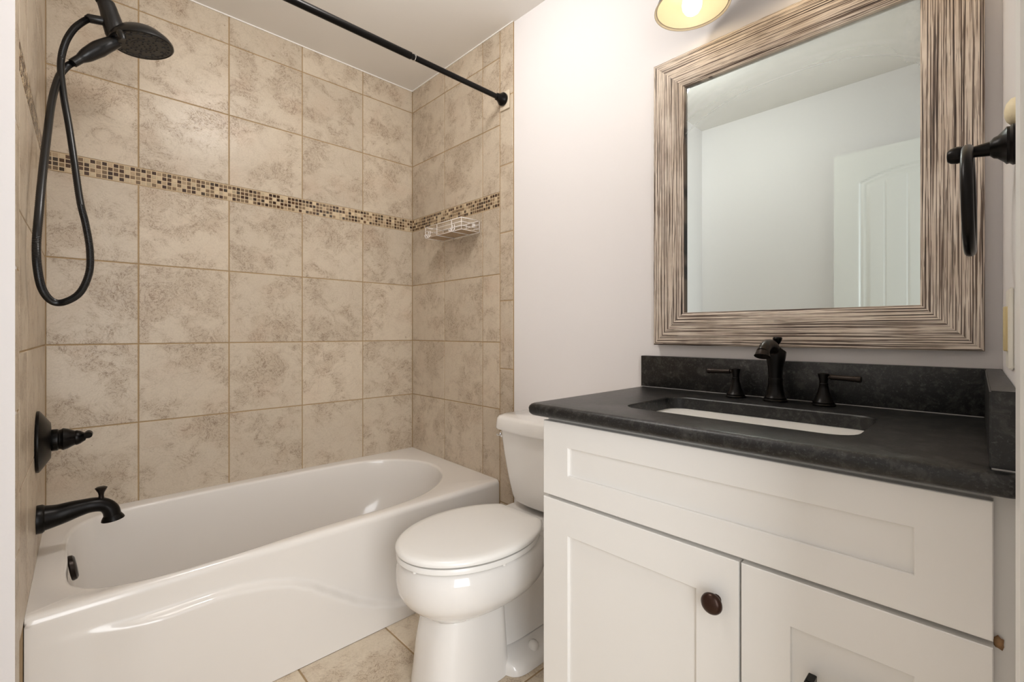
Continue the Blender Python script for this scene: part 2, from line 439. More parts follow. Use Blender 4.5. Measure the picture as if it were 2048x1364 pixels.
# ---------------------------------------------------------------- open door leaf seen in the mirror
YC_D, HW = .2775, .2375
def door_relief(y, z):
    d = 0
    for (z0, z1, arch) in ((.98, 1.883, True), (.22, .80, False)):
        top = z1+(.055*(1-((y-YC_D)/HW)**2) if arch and abs(y-YC_D) < HW else 0)
        sd = min(HW-abs(y-YC_D), top-z, z-z0)
        if sd > 0:
            d = -.009*sstep(0, .010, sd)+.003*sstep(.012, .020, sd)-.003*sstep(.024, .030, sd)+.005*sstep(.034, .052, sd)
            if sd > .05:
                q = ((y-.402) % .0905); q = min(q, .0905-q)
                d -= .003*(1-sstep(.0012, .0045, q))
    return d
bm = bmesh.new()
y0, y1, z0, z1, xd = -.075, .625, .012, 2.05, -.210
ny, nz = 175, 330
G = [[bm.verts.new((xd+door_relief(lerp(y0, y1, i/ny), lerp(z0, z1, j/nz)), lerp(y0, y1, i/ny), lerp(z0, z1, j/nz))) for j in range(nz+1)] for i in range(ny+1)]
for i in range(ny):
    for j in range(nz): bm.faces.new((G[i][j], G[i+1][j], G[i+1][j+1], G[i][j+1]))
bk = [bm.verts.new((xd-.035, a, b)) for a, b in ((y0, z0), (y1, z0), (y1, z1), (y0, z1))]
bm.faces.new(bk)
bm.faces.new([G[i][0] for i in range(ny+1)]+[bk[1], bk[0]]); bm.faces.new([G[i][nz] for i in range(ny+1)]+[bk[2], bk[3]])
bm.faces.new([G[0][j] for j in range(nz+1)]+[bk[3], bk[0]]); bm.faces.new([G[ny][j] for j in range(nz+1)]+[bk[2], bk[1]])
door = angle_smooth(from_bm('door_1', bm, M['trimw'], kind='structure'), 30)
lathe('door_handle', [(.0, 0), (.028, 0), (.028, .006), (.012, .010), (.010, .030), (.024, .040), (.027, .052), (.018, .062), (0, .064)], (xd, .565, .95), (1, 0, 0), M['bronze'], door)

# ---------------------------------------------------------------- bathtub
CX, CY = .66, 1.95
inner = [(.003, 1.90), (.000, 1.80), (.010, 1.715), (.050, 1.655), (.120, 1.622), (.220, 1.606), (.330, 1.605), (.450, 1.615), (.600, 1.628), (.760, 1.632), (.900, 1.632), (1.020, 1.647), (1.120, 1.683),
         (1.220, 1.750), (1.295, 1.840), (1.330, 1.945), (1.318, 2.050), (1.250, 2.155), (1.140, 2.225), (1.000, 2.256), (.800, 2.266), (.550, 2.266), (.300, 2.260), (.120, 2.240), (.045, 2.195), (.010, 2.110), (.002, 2.000)]
IN = catmull([(a, b, 0) for a, b in inner], 14, True)
def tub_top(y): return lerp(.408, .427, (y-1.577)/.74)
YT = 1.577
def outer_pt(dx, dy, ins):
    best = 9
    # rectangle, left side slightly slanted
    xl, xr, yf, yb = XL(1.95)+.0003, XR-.0006, YT+ins, YB-.0006
    if dx > 0: best = min(best, (xr-CX)/dx)
    if dx < 0: best = min(best, (xl-CX)/dx)
    if dy > 0: best = min(best, (yb-CY)/dy)
    if dy < 0: best = min(best, (yf-CY)/dy)
    return CX+dx*best, CY+dy*best
def outer_ring(ins):
    pts = [];
    for p in IN:
        d = Vector((p.x-CX, p.y-CY, 0)).normalized(); pts.append(list(outer_pt(d.x, d.y, ins)))
    xl, xr, yf, yb = XL(1.95)+.0003, XR-.0006, YT+ins, YB-.0006
    for c in ((xl, yf), (xr, yf), (xr, yb), (xl, yb)):
        k = min(range(len(pts)), key=lambda i: (pts[i][0]-c[0])**2+(pts[i][1]-c[1])**2); pts[k] = list(c)
    for q in pts:                                   # follow the plumbing wall
        if q[0] < XL(1.95)+.03: q[0] += (XL(q[1])-XL(1.95))
    return pts
CURVE = [(-.08, .345), (.024, .339), (.13, .327), (.205, .325), (.30, .327), (.362, .323), (.444, .309), (.51, .290), (.581, .255), (.64, .213), (.70, .170), (.755, .130), (.832, .093), (.90, .067), (1.0, .045), (1.5, .03)]
def relief(x, z):
    c = interp(CURVE, x); fade = sstep(.03, .20, x)*.85+.15*sstep(-.05, .1, x)
    return -.025*fade*(1-sstep(c-.016, c+.004, z)) - .010*(1-sstep(.0, .40, z))*(1-fade)
rings = []
# basin from floor centre upwards
D = .335
def basin(t):                    # t 0 rim .. 1 floor
    th = t*pi/2; h = (1-cos(th))**1.15; zz = -D*sin(th)**1.0
    out = []
    for p in IN:
        bx = .10+(p.x)*.735; by = 1.94+(p.y-1.94)*.70
        w = h
        out.append((lerp(p.x, bx, w), lerp(p.y, by, w), tub_top(p.y)-.012+zz*(1 if True else 0)))
    return out
ts = [1, .95, .9, .84, .77, .69, .6, .5, .4, .3, .2, .1, 0]
for t in ts: rings.append(basin(t))
def scaled(dist, dz):            # offset outwards from the rim line
    out = []
    for i, p in enumerate(IN):
        a = IN[i-1]; b = IN[(i+1) % len(IN)]; tg = (b-a).normalized(); nrm = Vector((tg.y, -tg.x, 0))
        if nrm.dot(Vector((p.x-CX, p.y-CY, 0))) < 0: nrm = -nrm
        q = p+nrm*dist; out.append((q.x, q.y, tub_top(q.y)+dz))
    return out
for a in (30, 60, 90): rings.append(scaled(.012*(1-cos(radians(a))), -.012*(1-sin(radians(a)))))
R = .020
orr = outer_ring(R)
rings.append([(x, y, tub_top(y)+.0) for x, y in orr])
for a in (22, 45, 67, 90):
    q = outer_ring(R*(1-sin(radians(a)))); rings.append([(x, y, tub_top(y)-(R*(1-cos(radians(a))) if y < YT+R+.001 else .0005*a/90)) for x, y in q])
q = outer_ring(0)
NZ = 84
for k in range(1, NZ+1):
    r = []
    for x, y in q:
        zt = tub_top(y)-(R if y < YT+R else .001); z = lerp(zt, .001, k/NZ)
        yy = y+(relief(x, z) if y < YT+.002 else 0)
        r.append((x, yy, z))
    rings.append(r)
tub = thing('bathtub', 'white alcove bathtub with a curved wave on its apron between tiled walls', 'bathtub', (.66, 1.94, 0))
bm = bmesh.new(); bm_rings(bm, rings, True, False)
t_ = angle_smooth(from_bm('basin', bm, M['tubw'], tub), 60)
# overflow plate on the drain end
ofp = lathe('overflow_cover', [(0, 0), (.036, 0), (.038, .004), (.036, .012), (.030, .016), (0, .017)], (.007, 1.955, .362), (1, 0, .18), M['bronze2'], tub, n=36)

# ---------------------------------------------------------------- tub spout, valve, shower
XW = XL(1.945)
sp = thing('tub_spout', 'dark bronze tub spout with a small lift knob on the left tiled wall', 'tub spout', (XW, 1.945, .535))
lathe('flange', [(0, 0), (.041, 0), (.041, .012), (.037, .017), (0, .017)], (XW, 1.945, .533), (1, 0, 0), M['bronze'], sp, n=36)
pts = catmull([(XW+.012, 1.945, .534), (XW+.045, 1.945, .536), (XW+.085, 1.945, .543), (XW+.122, 1.945, .546), (XW+.149, 1.945, .539), (XW+.164, 1.945, .522), (XW+.169, 1.945, .500)], 6)
n_ = len(pts)
rad = [interp([(0, .037), (.2, .030), (.45, .0225), (.7, .0205), (.85, .0215), (1, .022)], i/(n_-1)) for i in range(n_)]
tube('spout_body', pts, rad, M['bronze'], sp, n=24)
lathe('spout_lip', [(0, 0), (.021, 0), (.028, .012), (.0295, .017), (.024, .018), (0, .012)], (XW+.168, 1.945, .506), (.12, 0, -1), M['bronze'], sp, n=28)
lathe('diverter_knob', [(0, 0), (.008, 0), (.0065, .014), (.008, .022), (.0145, .034), (.0155, .037), (.010, .040), (0, .040)], (XW+.142, 1.945, .558), (0, 0, 1), M['bronze2'], sp, n=20)

vz = .761
vl = thing('shower_valve', 'dark bronze round shower valve with lever handle on the left tiled wall', 'shower valve', (XW, 1.945, vz))
lathe('escutcheon', [(0, 0), (.0885, 0), (.0895, .002), (.0890, .006), (.085, .009), (.052, .030), (.036, .031), (0, .031)], (XW, 1.945, vz), (1, 0, 0), M['bronze'], vl, n=48)
lathe('handle', [(0, 0), (.030, 0), (.032, .004), (.032, .016), (.029, .019), (.0295, .023), (.033, .028), (.030, .038), (.0255, .046), (.0215, .054), (.0225, .058), (.0195, .066), (.015, .072), (.011, .078), (0, .078)], (XW+.028, 1.945, vz), (1, 0, 0), M['bronze'], vl, n=32)
tube('lever', catmull([(XW+.098, 1.945, vz), (XW+.108, 1.940, vz+.004), (XW+.112, 1.930, vz+.012), (XW+.112, 1.905, vz+.016), (XW+.110, 1.885, vz+.013)], 4), [.009]*8+[.0085]*5+[.010]*4, M['bronze'], vl, n=14)

sh = thing('shower_head_set', 'dark bronze hand shower in its bracket with looping hose on left tiled wall', 'shower head', (XW, 1.95, 2.1))
arm = tube('shower_arm', catmull([(XW, 1.95, 2.205), (XW+.035, 1.95, 2.205), (XW+.075, 1.95, 2.188), (.060, 1.95, 2.150), (.086, 1.95, 2.122)], 6), .0105, M['bronze'], sh, n=16)
lathe('arm_flange', [(0, 0), (.030, 0), (.030, .004), (.016, .012), (0, .012)], (XW, 1.95, 2.205), (1, 0, 0), M['bronze'], sh, n=28)
lathe('swivel_nut', [(0, 0), (.013, 0), (.018, .006), (.019, .018), (.015, .026), (0, .026)], (.070, 1.95, 2.142), (.62, 0, -.7), M['bronze'], sh, n=16)
tube('bracket', catmull([(.088, 1.95, 2.128), (.096, 1.95, 2.105), (.108, 1.95, 2.06), (.118, 1.95, 2.02)], 5), [.017, .021, .023, .023, .0235, .024, .024, .025, .026, .027, .028, .028, .028, .028, .026, .022], M['black'], sh, n=20)
tube('hose_outlet', [(.098, 1.95, 2.064), (.086, 1.95, 2.063), (.085, 1.95, 2.063), (.050, 1.95, 2.056), (.046, 1.949, 2.052)], [.010, .010, .013, .0125, .009], M['black'], sh, n=18)
hc = Vector((.180, 1.95, 2.030)); hn = Vector((.14, -.05, -1)).normalized()
lathe('spray_head', [(0, -.052), (.030, -.050), (.058, -.038), (.078, -.018), (.086, -.004), (.086, .003), (.082, .006), (.080, .004), (0, .004)], hc, hn, M['black'], sh, n=48)
bm = bmesh.new(); u_, v_, d_ = frame_for(hn)
for rr, cnt, s_ in ((.072, 26, .0036), (.058, 10, .006), (.040, 18, .0032), (.022, 10, .003), (.008, 3, .0028)):
    for k in range(cnt):
        a = 2*pi*k/cnt; c = hc+hn*.003+u_*(rr*cos(a))+v_*(rr*sin(a))
        bm_lathe(bm, [(0, 0), (s_, 0), (s_*.8, .003), (0, .0035)], c, hn, 8)
for r_ in (.066, .030):
    bm_tube(bm, [hc+hn*.004+u_*(r_*cos(2*pi*k/40))+v_*(r_*sin(2*pi*k/40)) for k in range(41)], .0012, 6)
angle_smooth(from_bm('nozzle_plate', bm, M['nozzle'], sh), 40)
hp = [Vector(p) for p in ((.118, 1.945, 2.012), (.102, 1.95, 2.000), (.082, 1.95, 1.980), (.059, 1.95, 1.955), (.040, 1.95, 1.933), (.028, 1.947, 1.918), (.014, 1.944, 1.900))]
tube('hand_grip', catmull(hp, 5), [interp([(0, .016), (.2, .020), (.40, .0225), (.58, .0195), (.75, .0140), (.8, .0125), (1, .0120)], i/30) for i in range(31)], M['black'], sh, n=20)
tube('spray_selector', [(.118, 1.885, 2.010), (.120, 1.872, 2.006), (.124, 1.868, 1.996), (.127, 1.868, 1.986)], [.007, .010, .010, .007], M['black'], sh, n=12)
hose = [(.050, 1.95, 2.054), (.036, 1.948, 2.037), (.015, 1.94, 2.000), (-.003, 1.93, 1.945), (-.012, 1.91, 1.870), (-.006, 1.88, 1.772), (.005, 1.86, 1.682), (.016, 1.84, 1.578), (.028, 1.82, 1.461), (.040, 1.80, 1.388), (.048, 1.78, 1.315), (.046, 1.76, 1.249),
        (.027, 1.74, 1.191), (-.003, 1.72, 1.163), (-.026, 1.70, 1.162), (-.043, 1.66, 1.188), (-.0505, 1.62, 1.234), (-.052, 1.60, 1.292), (-.048, 1.62, 1.38), (-.043, 1.68, 1.494), (-.037, 1.75, 1.606), (-.029, 1.83, 1.731), (-.016, 1.90, 1.828), (.002, 1.94, 1.884), (.014, 1.944, 1.900)]
hp = catmull(hose, 40)
tube('hose', hp, [.0082+(.0007 if i % 2 else -.0003) for i in range(len(hp))], M['black'], sh, n=14)

# ---------------------------------------------------------------- curtain rod
rod = thing('shower_curtain_rod', 'black telescoping shower curtain rod spanning the tub below the ceiling', 'curtain rod', (XR, 1.54, 2.13))
RY, RZ = 1.538, 2.130
lathe('outer_tube', [(0, 0), (.0128, 0), (.0128, .985), (0, .985)], (XL(RY)+.03, RY, RZ), (1, 0, 0), M['bronze'], rod, n=24)
lathe('inner_tube', [(0, 0), (.0108, 0), (.0108, XR-.02-.95), (0, XR-.02-.95)], (.95, RY, RZ), (1, 0, 0), M['bronze'], rod, n=24)
lathe('joint_ring', [(.0120, 0), (.0136, .0008), (.0136, .0035), (.0112, .0045)], (.955, RY, RZ), (1, 0, 0), M['chrome'], rod, n=24)
lathe('end_cap', [(0, 0), (.027, 0), (.0285, .004), (.0285, .012), (.025, .016), (.017, .030), (.015, .042), (.011, .044), (0, .044)], (XR-.0085, RY, RZ), (-1, 0, 0), M['bronze'], rod, n=32)
lathe('end_cap', [(0, 0), (.027, 0), (.0285, .004), (.0285, .012), (.025, .016), (.017, .030), (.015, .042), (.011, .044), (0, .044)], (XL(RY)+.0005, RY, RZ), (1, 0, 0), M['bronze'], rod, n=32)
box('wall_pad', (XR-.0085, RY-.034, RZ-.046), (XR-.0005, RY+.027, RZ+.036), M['caulk'], rod, bev=.003)

# ---------------------------------------------------------------- wire soap basket
cd_ = thing('wire_soap_basket', 'small white wire soap basket with slatted base under the mosaic band', 'soap basket', (XR, 1.86, 1.56))
bx0, bx1, by0, by1, bz0, bz1 = 1.316, XR-.006, 1.712, 2.008, 1.560, 1.615
bm = bmesh.new()
def wire(a, b, r=.0016): bm_tube(bm, [a, b], r, 8)
for z in (bz0, bz0+.018, bz0+.036, bz1):
    r = .0022 if z == bz1 else .0015
    for a, b in (((bx0, by0, z), (bx1, by0, z)), ((bx0, by0, z), (bx0, by1, z)), ((bx0, by1, z), (bx1, by1, z)), ((bx1, by0, z), (bx1, by1, z))): wire(a, b, r)
for x, y in ((bx0, by0), (bx0, by1), (bx1, by0), (bx1, by1), (bx0, by0+.075), (bx0, by1-.10), (bx1, by0+.1), (bx1, by1-.1)): wire((x, y, bz0), (x, y, bz1))
for y in (by0+.075, by1-.10): wire((bx0, y, bz0), (bx1, y, bz0), .002)
from_bm('wire_frame', bm, M['wire'], cd_, True)
bm = bmesh.new()
for k in range(7):
    x = bx0+.008+k*(bx1-bx0-.016)/6
    bm_box(bm, (x-.006, by0+.004, bz0+.002), (x+.006, by1-.004, bz0+.006), .001, 1)
from_bm('slatted_base', bm, M['slat'], cd_)
for yy in (by0+.06, by1-.035):
    bm = bmesh.new()
    for dy in (-.008, .008):
        bm_tube(bm, catmull([(bx0, yy+dy, bz0+.03), (bx0-.004, yy+dy, bz0+.004), (bx0-.016, yy+dy, bz0-.004), (bx0-.024, yy+dy, bz0+.008)], 4), .0017, 8)
    bm_tube(bm, [(bx0-.024, yy-.008, bz0+.008), (bx0-.024, yy+.008, bz0+.008)], .0017, 8)
    from_bm('hook', bm, M['wire'], cd_, True)
for yy in (by0+.05, by1-.05): lathe('wall_mount', [(0, 0), (.012, 0), (.010, .004), (0, .006)], (XR, yy, bz1-.012), (-1, 0, 0), M['wire'], cd_, n=16)

# ---------------------------------------------------------------- toilet
TY = 1.188
toi = thing('toilet', 'white two piece toilet with closed lid between the bathtub and the vanity', 'toilet', (1.05, TY, 0))
def egg(xf, xc, xb, w, z, n=144, trunc=None, p=2.0, pb=None):
    out = []; pb = pb or p
    for k in range(n):
        a = 2*pi*k/n; c, s = cos(a), sin(a)
        pp = p if c < 0 else pb
        ex = abs(c)**(2/pp)*(1 if c > 0 else -1); ey = abs(s)**(2/pp)*(1 if s > 0 else -1)
        x = xc+(ex*(xb-xc) if c > 0 else ex*(xc-xf)); y = TY+ey*w
        if trunc is not None and x > trunc: x = trunc
        out.append(Vector((x, y, z)))
    return out
bm = bmesh.new()
rg = [egg(.735, .955, 1.20, .165, .396), egg(.722, .955, 1.225, .178, .398), egg(.712, .955, 1.235, .187, .390, p=2.05), egg(.706, .955, 1.24, .191, .365, p=2.1), egg(.704, .955, 1.24, .192, .335, p=2.1), egg(.708, .955, 1.24, .189, .305, p=2.1),
      egg(.720, .955, 1.235, .178, .280, p=2.1), egg(.742, .955, 1.22, .158, .258, p=2.2), egg(.765, .95, 1.19, .135, .243, p=2.3), egg(.782, .945, 1.15, .118, .232, p=2.5), egg(.79, .94, 1.12, .10, .22, p=2.5)]
bm_rings(bm, rg)
# front pedestal column
rg = [egg(.81, .93, 1.02, .090, .262, p=2.6, pb=6), egg(.800, .93, 1.022, .099, .235, p=2.8, pb=6), egg(.787, .93, 1.025, .104, .20, p=2.8, pb=6), egg(.772, .93, 1.027, .109, .14, p=2.8, pb=6), egg(.764, .93, 1.030, .113, .07, p=2.8, pb=6), egg(.757, .93, 1.032, .117, .02, p=2.8, pb=6), egg(.755, .93, 1.033, .118, .001, p=2.8, pb=6)]
bm_rings(bm, rg)
# trapway behind, sloping flanks
rg = [egg(.95, 1.12, 1.37, .088, .385, p=2.6, pb=4), egg(.95, 1.12, 1.37, .084, .30, p=2.6, pb=4), egg(.95, 1.12, 1.36, .070, .22, p=2.6, pb=4), egg(.96, 1.12, 1.34, .062, .15, p=2.6, pb=4), egg(.96, 1.12, 1.33, .070, .09, p=2.6, pb=4), egg(.96, 1.12, 1.33, .088, .062, p=2.6, pb=4)]
bm_rings(bm, rg)
rg = [egg(.985, 1.12, 1.335, .080, .060, p=3, pb=4), egg(.985, 1.12, 1.335, .092, .055, p=3, pb=4), egg(.995, 1.12, 1.34, .128, .038, p=5, pb=4), egg(.995, 1.12, 1.345, .148, .030, p=5, pb=4), egg(.995, 1.12, 1.345, .156, .018, p=5, pb=4), egg(.995, 1.12, 1.345, .158, .001, p=5, pb=4)]
bm_rings(bm, rg)
# shelf that carries the tank
rg = [egg(1.13, 1.28, 1.42, .105, .30, p=3, pb=5), egg(1.12, 1.28, 1.425, .125, .335, p=3, pb=5), egg(1.11, 1.28, 1.428, .140, .375, p=3, pb=5), egg(1.11, 1.28, 1.428, .142, .400, p=3, pb=5), egg(1.115, 1.28, 1.425, .137, .409, p=3, pb=5)]
bm_rings(bm, rg)
bowl = from_bm('bowl', bm, M['porc'], toi, True); angle_smooth(bowl, 50)
bm = bmesh.new()
rg = [egg(.706, .955, 1.205, .187, .4010, trunc=1.155), egg(.702, .955, 1.21, .191, .4035, trunc=1.160), egg(.702, .955, 1.21, .191, .4165, trunc=1.160), egg(.7035, .955, 1.208, .1895, .4185, trunc=1.159)]
bm_rings(bm, rg); seat = angle_smooth(from_bm('seat', bm, M['seat'], toi), 50)
bm = bmesh.new()
lo = dict(trunc=1.180)
rg = [egg(.704, .955, 1.221, .1885, .4232, **lo), egg(.700, .955, 1.2235, .192, .4245, **lo), egg(.699, .955, 1.224, .1930, .431, **lo), egg(.702, .955, 1.222, .1905, .4365, **lo), egg(.712, .955, 1.216, .183, .4412, trunc=1.176), egg(.735, .955, 1.208, .165, .4428, trunc=1.172), egg(.80, .955, 1.17, .11, .4450, trunc=1.14)]
bm_rings(bm, rg); lid = angle_smooth(from_bm('lid', bm, M['seat'], toi), 50)
for dy in (-.075, .075): box('hinge', (1.150, TY+dy-.018, .399), (1.200, TY+dy+.018, .432), M['seat'], toi, bev=.008, seg=3)
for (x, y) in ((.716, TY-.04), (.93, TY-.183)): lathe('seat_bumper', [(0, 0), (.006, 0), (.006, .006), (0, .006)], (x, y, .3965), (0, 0, 1), M['seat'], toi, n=12)
def trect(x0, x1, w, z, bow=0, r=.03, n=8):
    """rounded rectangle ring, bowed front"""
    out = []
    for (cx, cy, a0) in ((x1-r*.4, TY+w-r*.4, 0), (x0+r, TY+w-r, 90), (x0+r, TY-w+r, 180), (x1-r*.4, TY-w+r*.4, 270)):
        rr = r if a0 in (90, 180) else r*.4
        for k in range(n+1):
            a = radians(a0+90*k/n); out.append(Vector((cx+rr*cos(a), cy+rr*sin(a), z)))
    res = []
    m = len(out)
    for i, p in enumerate(out):
        res.append(p)
        if i % (n+1) == n and a0 is not None:
            q = out[(i+1) % m]
            for k in range(1, 8): res.append(p.lerp(q, k/8))
    for p in res:
        if bow: p.x -= bow*max(0, 1-((p.y-TY)/w)**2)*max(0, min(1, (x1-p.x)/(x1-x0)))
    return res
bm = bmesh.new()
rg = []
for z, w, x0 in ((.428, .090, 1.275), (.430, .108, 1.262), (.436, .116, 1.256), (.46, .124, 1.252), (.50, .134, 1.248), (.56, .147, 1.243), (.62, .158, 1.239), (.68, .167, 1.236), (.710, .170, 1.235)):
    rg.append(trect(x0, 1.425, w+.012, z, .016, .035))
bm_rings(bm, rg); tank = angle_smooth(from_bm('tank', bm, M['porc'], toi), 50)
bm = bmesh.new()
rg = [trect(1.232, 1.428, .186, .703, .016, .035), trect(1.222, 1.431, .197, .705, .018, .04), trect(1.220, 1.431, .200, .711, .018, .04), trect(1.224, 1.431, .196, .747, .018, .04), trect(1.230, 1.429, .190, .755, .018, .04), trect(1.242, 1.425, .178, .759, .018, .04)]
bm_rings(bm, rg); angle_smooth(from_bm('tank_lid', bm, M['porc'], toi), 50)
bm = bmesh.new()
bm_lathe(bm, [(0, 0), (.012, 0), (.012, .006), (.006, .010), (0, .010)], (1.243, TY+.163, .682), (-1, 0, 0), 18)
bm_tube(bm, [(1.230, TY+.163, .682), (1.226, TY+.172, .682), (1.232, TY+.182, .680), (1.238, TY+.188, .678)], [.006, .006, .0055, .006], 12)
angle_smooth(from_bm('flush_lever', bm, M['chrome'], toi), 50)
lathe('bolt_cap', [(0, -.004), (.0185, -.004), (.0185, .006), (.0165, .014), (.011, .021), (0, .024)], (1.121, TY-.119, .036), (0, -.15, 1), M['porc'], toi, n=28)
lathe('bolt_cap', [(0, -.004), (.0185, -.004), (.0185, .006), (.0165, .014), (.011, .021), (0, .024)], (1.121, TY+.119, .036), (0, .15, 1), M['porc'], toi, n=28)

# ---------------------------------------------------------------- vanity cabinet
XV = .885
van = thing('vanity_cabinet', 'white shaker vanity cabinet under the black granite countertop', 'vanity cabinet', (1.15, .40, 0))
bm = bmesh.new()
bm_box(bm, (.905, .006, .10), (XP-.002, .808, .868), .001, 1)
bm_box(bm, (.96, .02, 0), (XP-.002, .80, .10))
poly_prism(bm, [(.907, .0065), (.909, YF(.909)+.001), (.93, YF(.93)+.001), (.93, .0065)], .0, .866)
from_bm('carcass', bm, M['cab'], van)
def shaker(name, y0, y1, z0, z1, s0, parent, rail=None):
    """frame-and-panel front; s0 stile width"""
    rail = rail or s0
    bm = bmesh.new(); x0, x1 = XV, XV+.0195; g = .0012
    lv = [((y0, y1, z0, z1), x1, 0), ((y0, y1, z0, z1), x0+g, 0), ((y0+g, y1-g, z0+g, z1-g), x0, 0), ((y0+s0-.001, y1-s0+.001, z0+rail-.001, z1-rail+.001), x0, 0), ((y0+s0, y1-s0, z0+rail, z1-rail), x0+.001, 0), ((y0+s0, y1-s0, z0+rail, z1-rail), x0+.0065, 0), ((y0+s0+.0015, y1-s0-.0015, z0+rail+.0015, z1-rail-.0015), x0+.0072, 0)]
    rings = [[Vector((x, a, c)), Vector((x, b, c)), Vector((x, b, d)), Vector((x, a, d))] for (a, b, c, d), x, _ in lv]
    vs = [[bm.verts.new(p) for p in r] for r in rings]
    bm.faces.new(vs[0]); bm.faces.new(vs[-1])
    for r0, r1 in zip(vs, vs[1:]):
        for k in range(4): bm.faces.new((r0[k], r0[(k+1) % 4], r1[(k+1) % 4], r1[k]))
    return angle_smooth(from_bm(name, bm, M['cab'], parent), 25)
shaker('false_drawer_front', .004, .807, .671, .857, .080, van, rail=.059)
dr = shaker('door', .3265, .807, .105, .6625, .080, van)
kz, ky = .579, .3665
lathe('knob', [(0, 0), (.009, 0), (.007, .006), (.0065, .012), (.010, .016), (.0180, .0185), (.0196, .0220), (.0192, .0255), (.0172, .0290), (.0135, .0318), (.0080, .0338), (.003, .0346), (0, .0348)], (XV+.0005, ky, kz), (-1, 0, 0), M['knob'], dr, n=36)
def pull(z, parent):
    bm = bmesh.new(); a, b = .216, .108
    bm_box(bm, (XV-.030, b, z-.007), (XV-.021, a, z+.007), .0015, 2)
    for y in (a-.006, b+.006): bm_box(bm, (XV-.026, y-.006, z-.007), (XV+.0005, y+.006, z+.007), .001, 1)
    return angle_smooth(from_bm('handle', bm, M['bronze'], parent), 30)
d1 = shaker('drawer', .004, .3225, .378, .6625, .080, van); pull(.513, d1)
d2 = shaker('drawer', .004, .3225, .105, .3745, .080, van); pull(.24, d2)

# countertop with rounded front edge and an undermount cutout
def rrect(x0, x1, y0, y1, r, z, n=6):
    out = []
    for cx, cy, a0 in ((x1-r, y1-r, 0), (x0+r, y1-r, 90), (x0+r, y0+r, 180), (x1-r, y0+r, 270)):
        for k in range(n+1):
            a = radians(a0+90*k/n); out.append(Vector((cx+r*cos(a), cy+r*sin(a), z)))
    return out
ctr = thing('granite_countertop', 'black granite countertop slab with sink cutout on the white vanity cabinet', 'countertop', (1.15, .40, .87))
zt, zb = .900, .8685
CX0, CX1, CY0, CY1 = .858, XP-.001, YF(.87)+.0005, .842
SX0, SX1, SY0, SY1 = .985, 1.252, .172, .640
bm = bmesh.new(); Rr = .013; rings = []
rings.append(rrect(SX0, SX1, SY0, SY1, .045, zb)); rings.append(rrect(SX0, SX1, SY0, SY1, .045, zt-.003)); rings.append(rrect(SX0-.002, SX1+.002, SY0-.002, SY1+.002, .047, zt-.0005))
rings.append(rrect(SX0-.004, SX1+.004, SY0-.004, SY1+.004, .049, zt))
def orect(i, z): 
    r = rrect(CX0+i, CX1, CY0, CY1-i, .014, z)
    for p in r:
        if p.x > .9 and p.y < .05: p.y = max(p.y, YF(p.x)+.0008)
    return r
for a in (0, 20, 40, 60, 80, 90): rings.append(orect(Rr*(1-sin(radians(a))), zt-Rr*(1-cos(radians(a)))))
for a in (20, 40, 60, 80, 90): rings.append(orect(Rr*(1-cos(radians(a))), zb+Rr*(1-sin(radians(a)))))
vs = bm_rings(bm, rings, False, False)
for j in range(len(vs[0])):
    k = (j+1) % len(vs[0]); bm.faces.new((vs[-1][j], vs[-1][k], vs[0][k], vs[0][j]))
angle_smooth(from_bm('slab', bm, M['granite'], ctr), 30)
bsp = tag(box('backsplash', (1.410, YF(1.41)+.001, zt+.0003), (XP-.001, .8385, 1.0035), M['granite'], None, bev=.002), 'long black granite backsplash on the wall behind the sink faucet', 'backsplash')
bm = bmesh.new()
poly_prism(bm, [(.884, YF(.884)+.001), (1.4098, YF(1.4098)+.001), (1.4098, YF(1.4098)+.0270), (.884, YF(.884)+.0280)], zt+.0003, 1.0035)
bmesh.ops.bevel(bm, geom=list(bm.edges), offset=.0018, segments=2, affect='EDGES')
ssp = tag(angle_smooth(from_bm('side_splash', bm, M['granite']), 30), 'short black granite side splash at the right end of the countertop', 'side splash')
box('caulk_line', (1.4078, .02, zt), (1.4102, .838, zt+.0014), M['caulkg'], bsp)['label'] = 'pale caulk line'
box('caulk_line', (.8805, YF(.88)+.002, zt), (.8845, YF(.88)+.026, zt+.0015), M['caulkg'], ssp)['label'] = 'pale caulk line'

# sink bowl under the cutout
snk = thing('undermount_sink', 'white rectangular undermount sink set in the black granite countertop', 'sink', (1.12, .406, .74))
bm = bmesh.new(); z0 = zb-.001
a, b, c, d = SX0+.004, SX1+.012, SY0+.004, SY1-.006
rings = [rrect(a-.018, b+.018, c-.018, d+.018, .06, z0-.010), rrect(a-.018, b+.018, c-.018, d+.018, .06, z0), rrect(a, b, c, d, .05, z0), rrect(a+.004, b-.004, c+.005, d-.005, .05, z0-.006)]
for t in (.15, .35, .55, .75, .9, 1): rings.append(rrect(a+.004+.030*t**2, b-.004-.030*t**2, c+.005+.045*t**2, d-.005-.045*t**2, .05+.01*t, z0-.006-.125*sin(t*pi/2)))
rings.append(rrect(a+.06, b-.06, c+.08, d-.08, .05, z0-.140))
bm_rings(bm, rings, False, True)
angle_smooth(from_bm('basin', bm, M['sink'], snk, recalc=True), 50)
lathe('drain', [(0, 0), (.022, 0), (.022, .003), (.016, .004), (.014, .002), (0, .002)], (1.13, .406, z0-.1405), (0, 0, 1), M['bronze'], snk, n=28)

# widespread faucet
fc = thing('sink_faucet', 'dark bronze arched sink spout standing between its two lever handles', 'faucet', (1.352, .406, zt))
FX, FY = 1.352, .406
lathe('pedestal', [(0, 0), (.0295, 0), (.0295, .004), (.026, .007), (.0265, .010), (.0225, .014), (.019, .030), (.0168, .050), (.0175, .053), (.0168, .056), (.0175, .059), (.0165, .062), (0, .062)], (FX, FY, zt), (0, 0, 1), M['bronze'], fc, n=32)
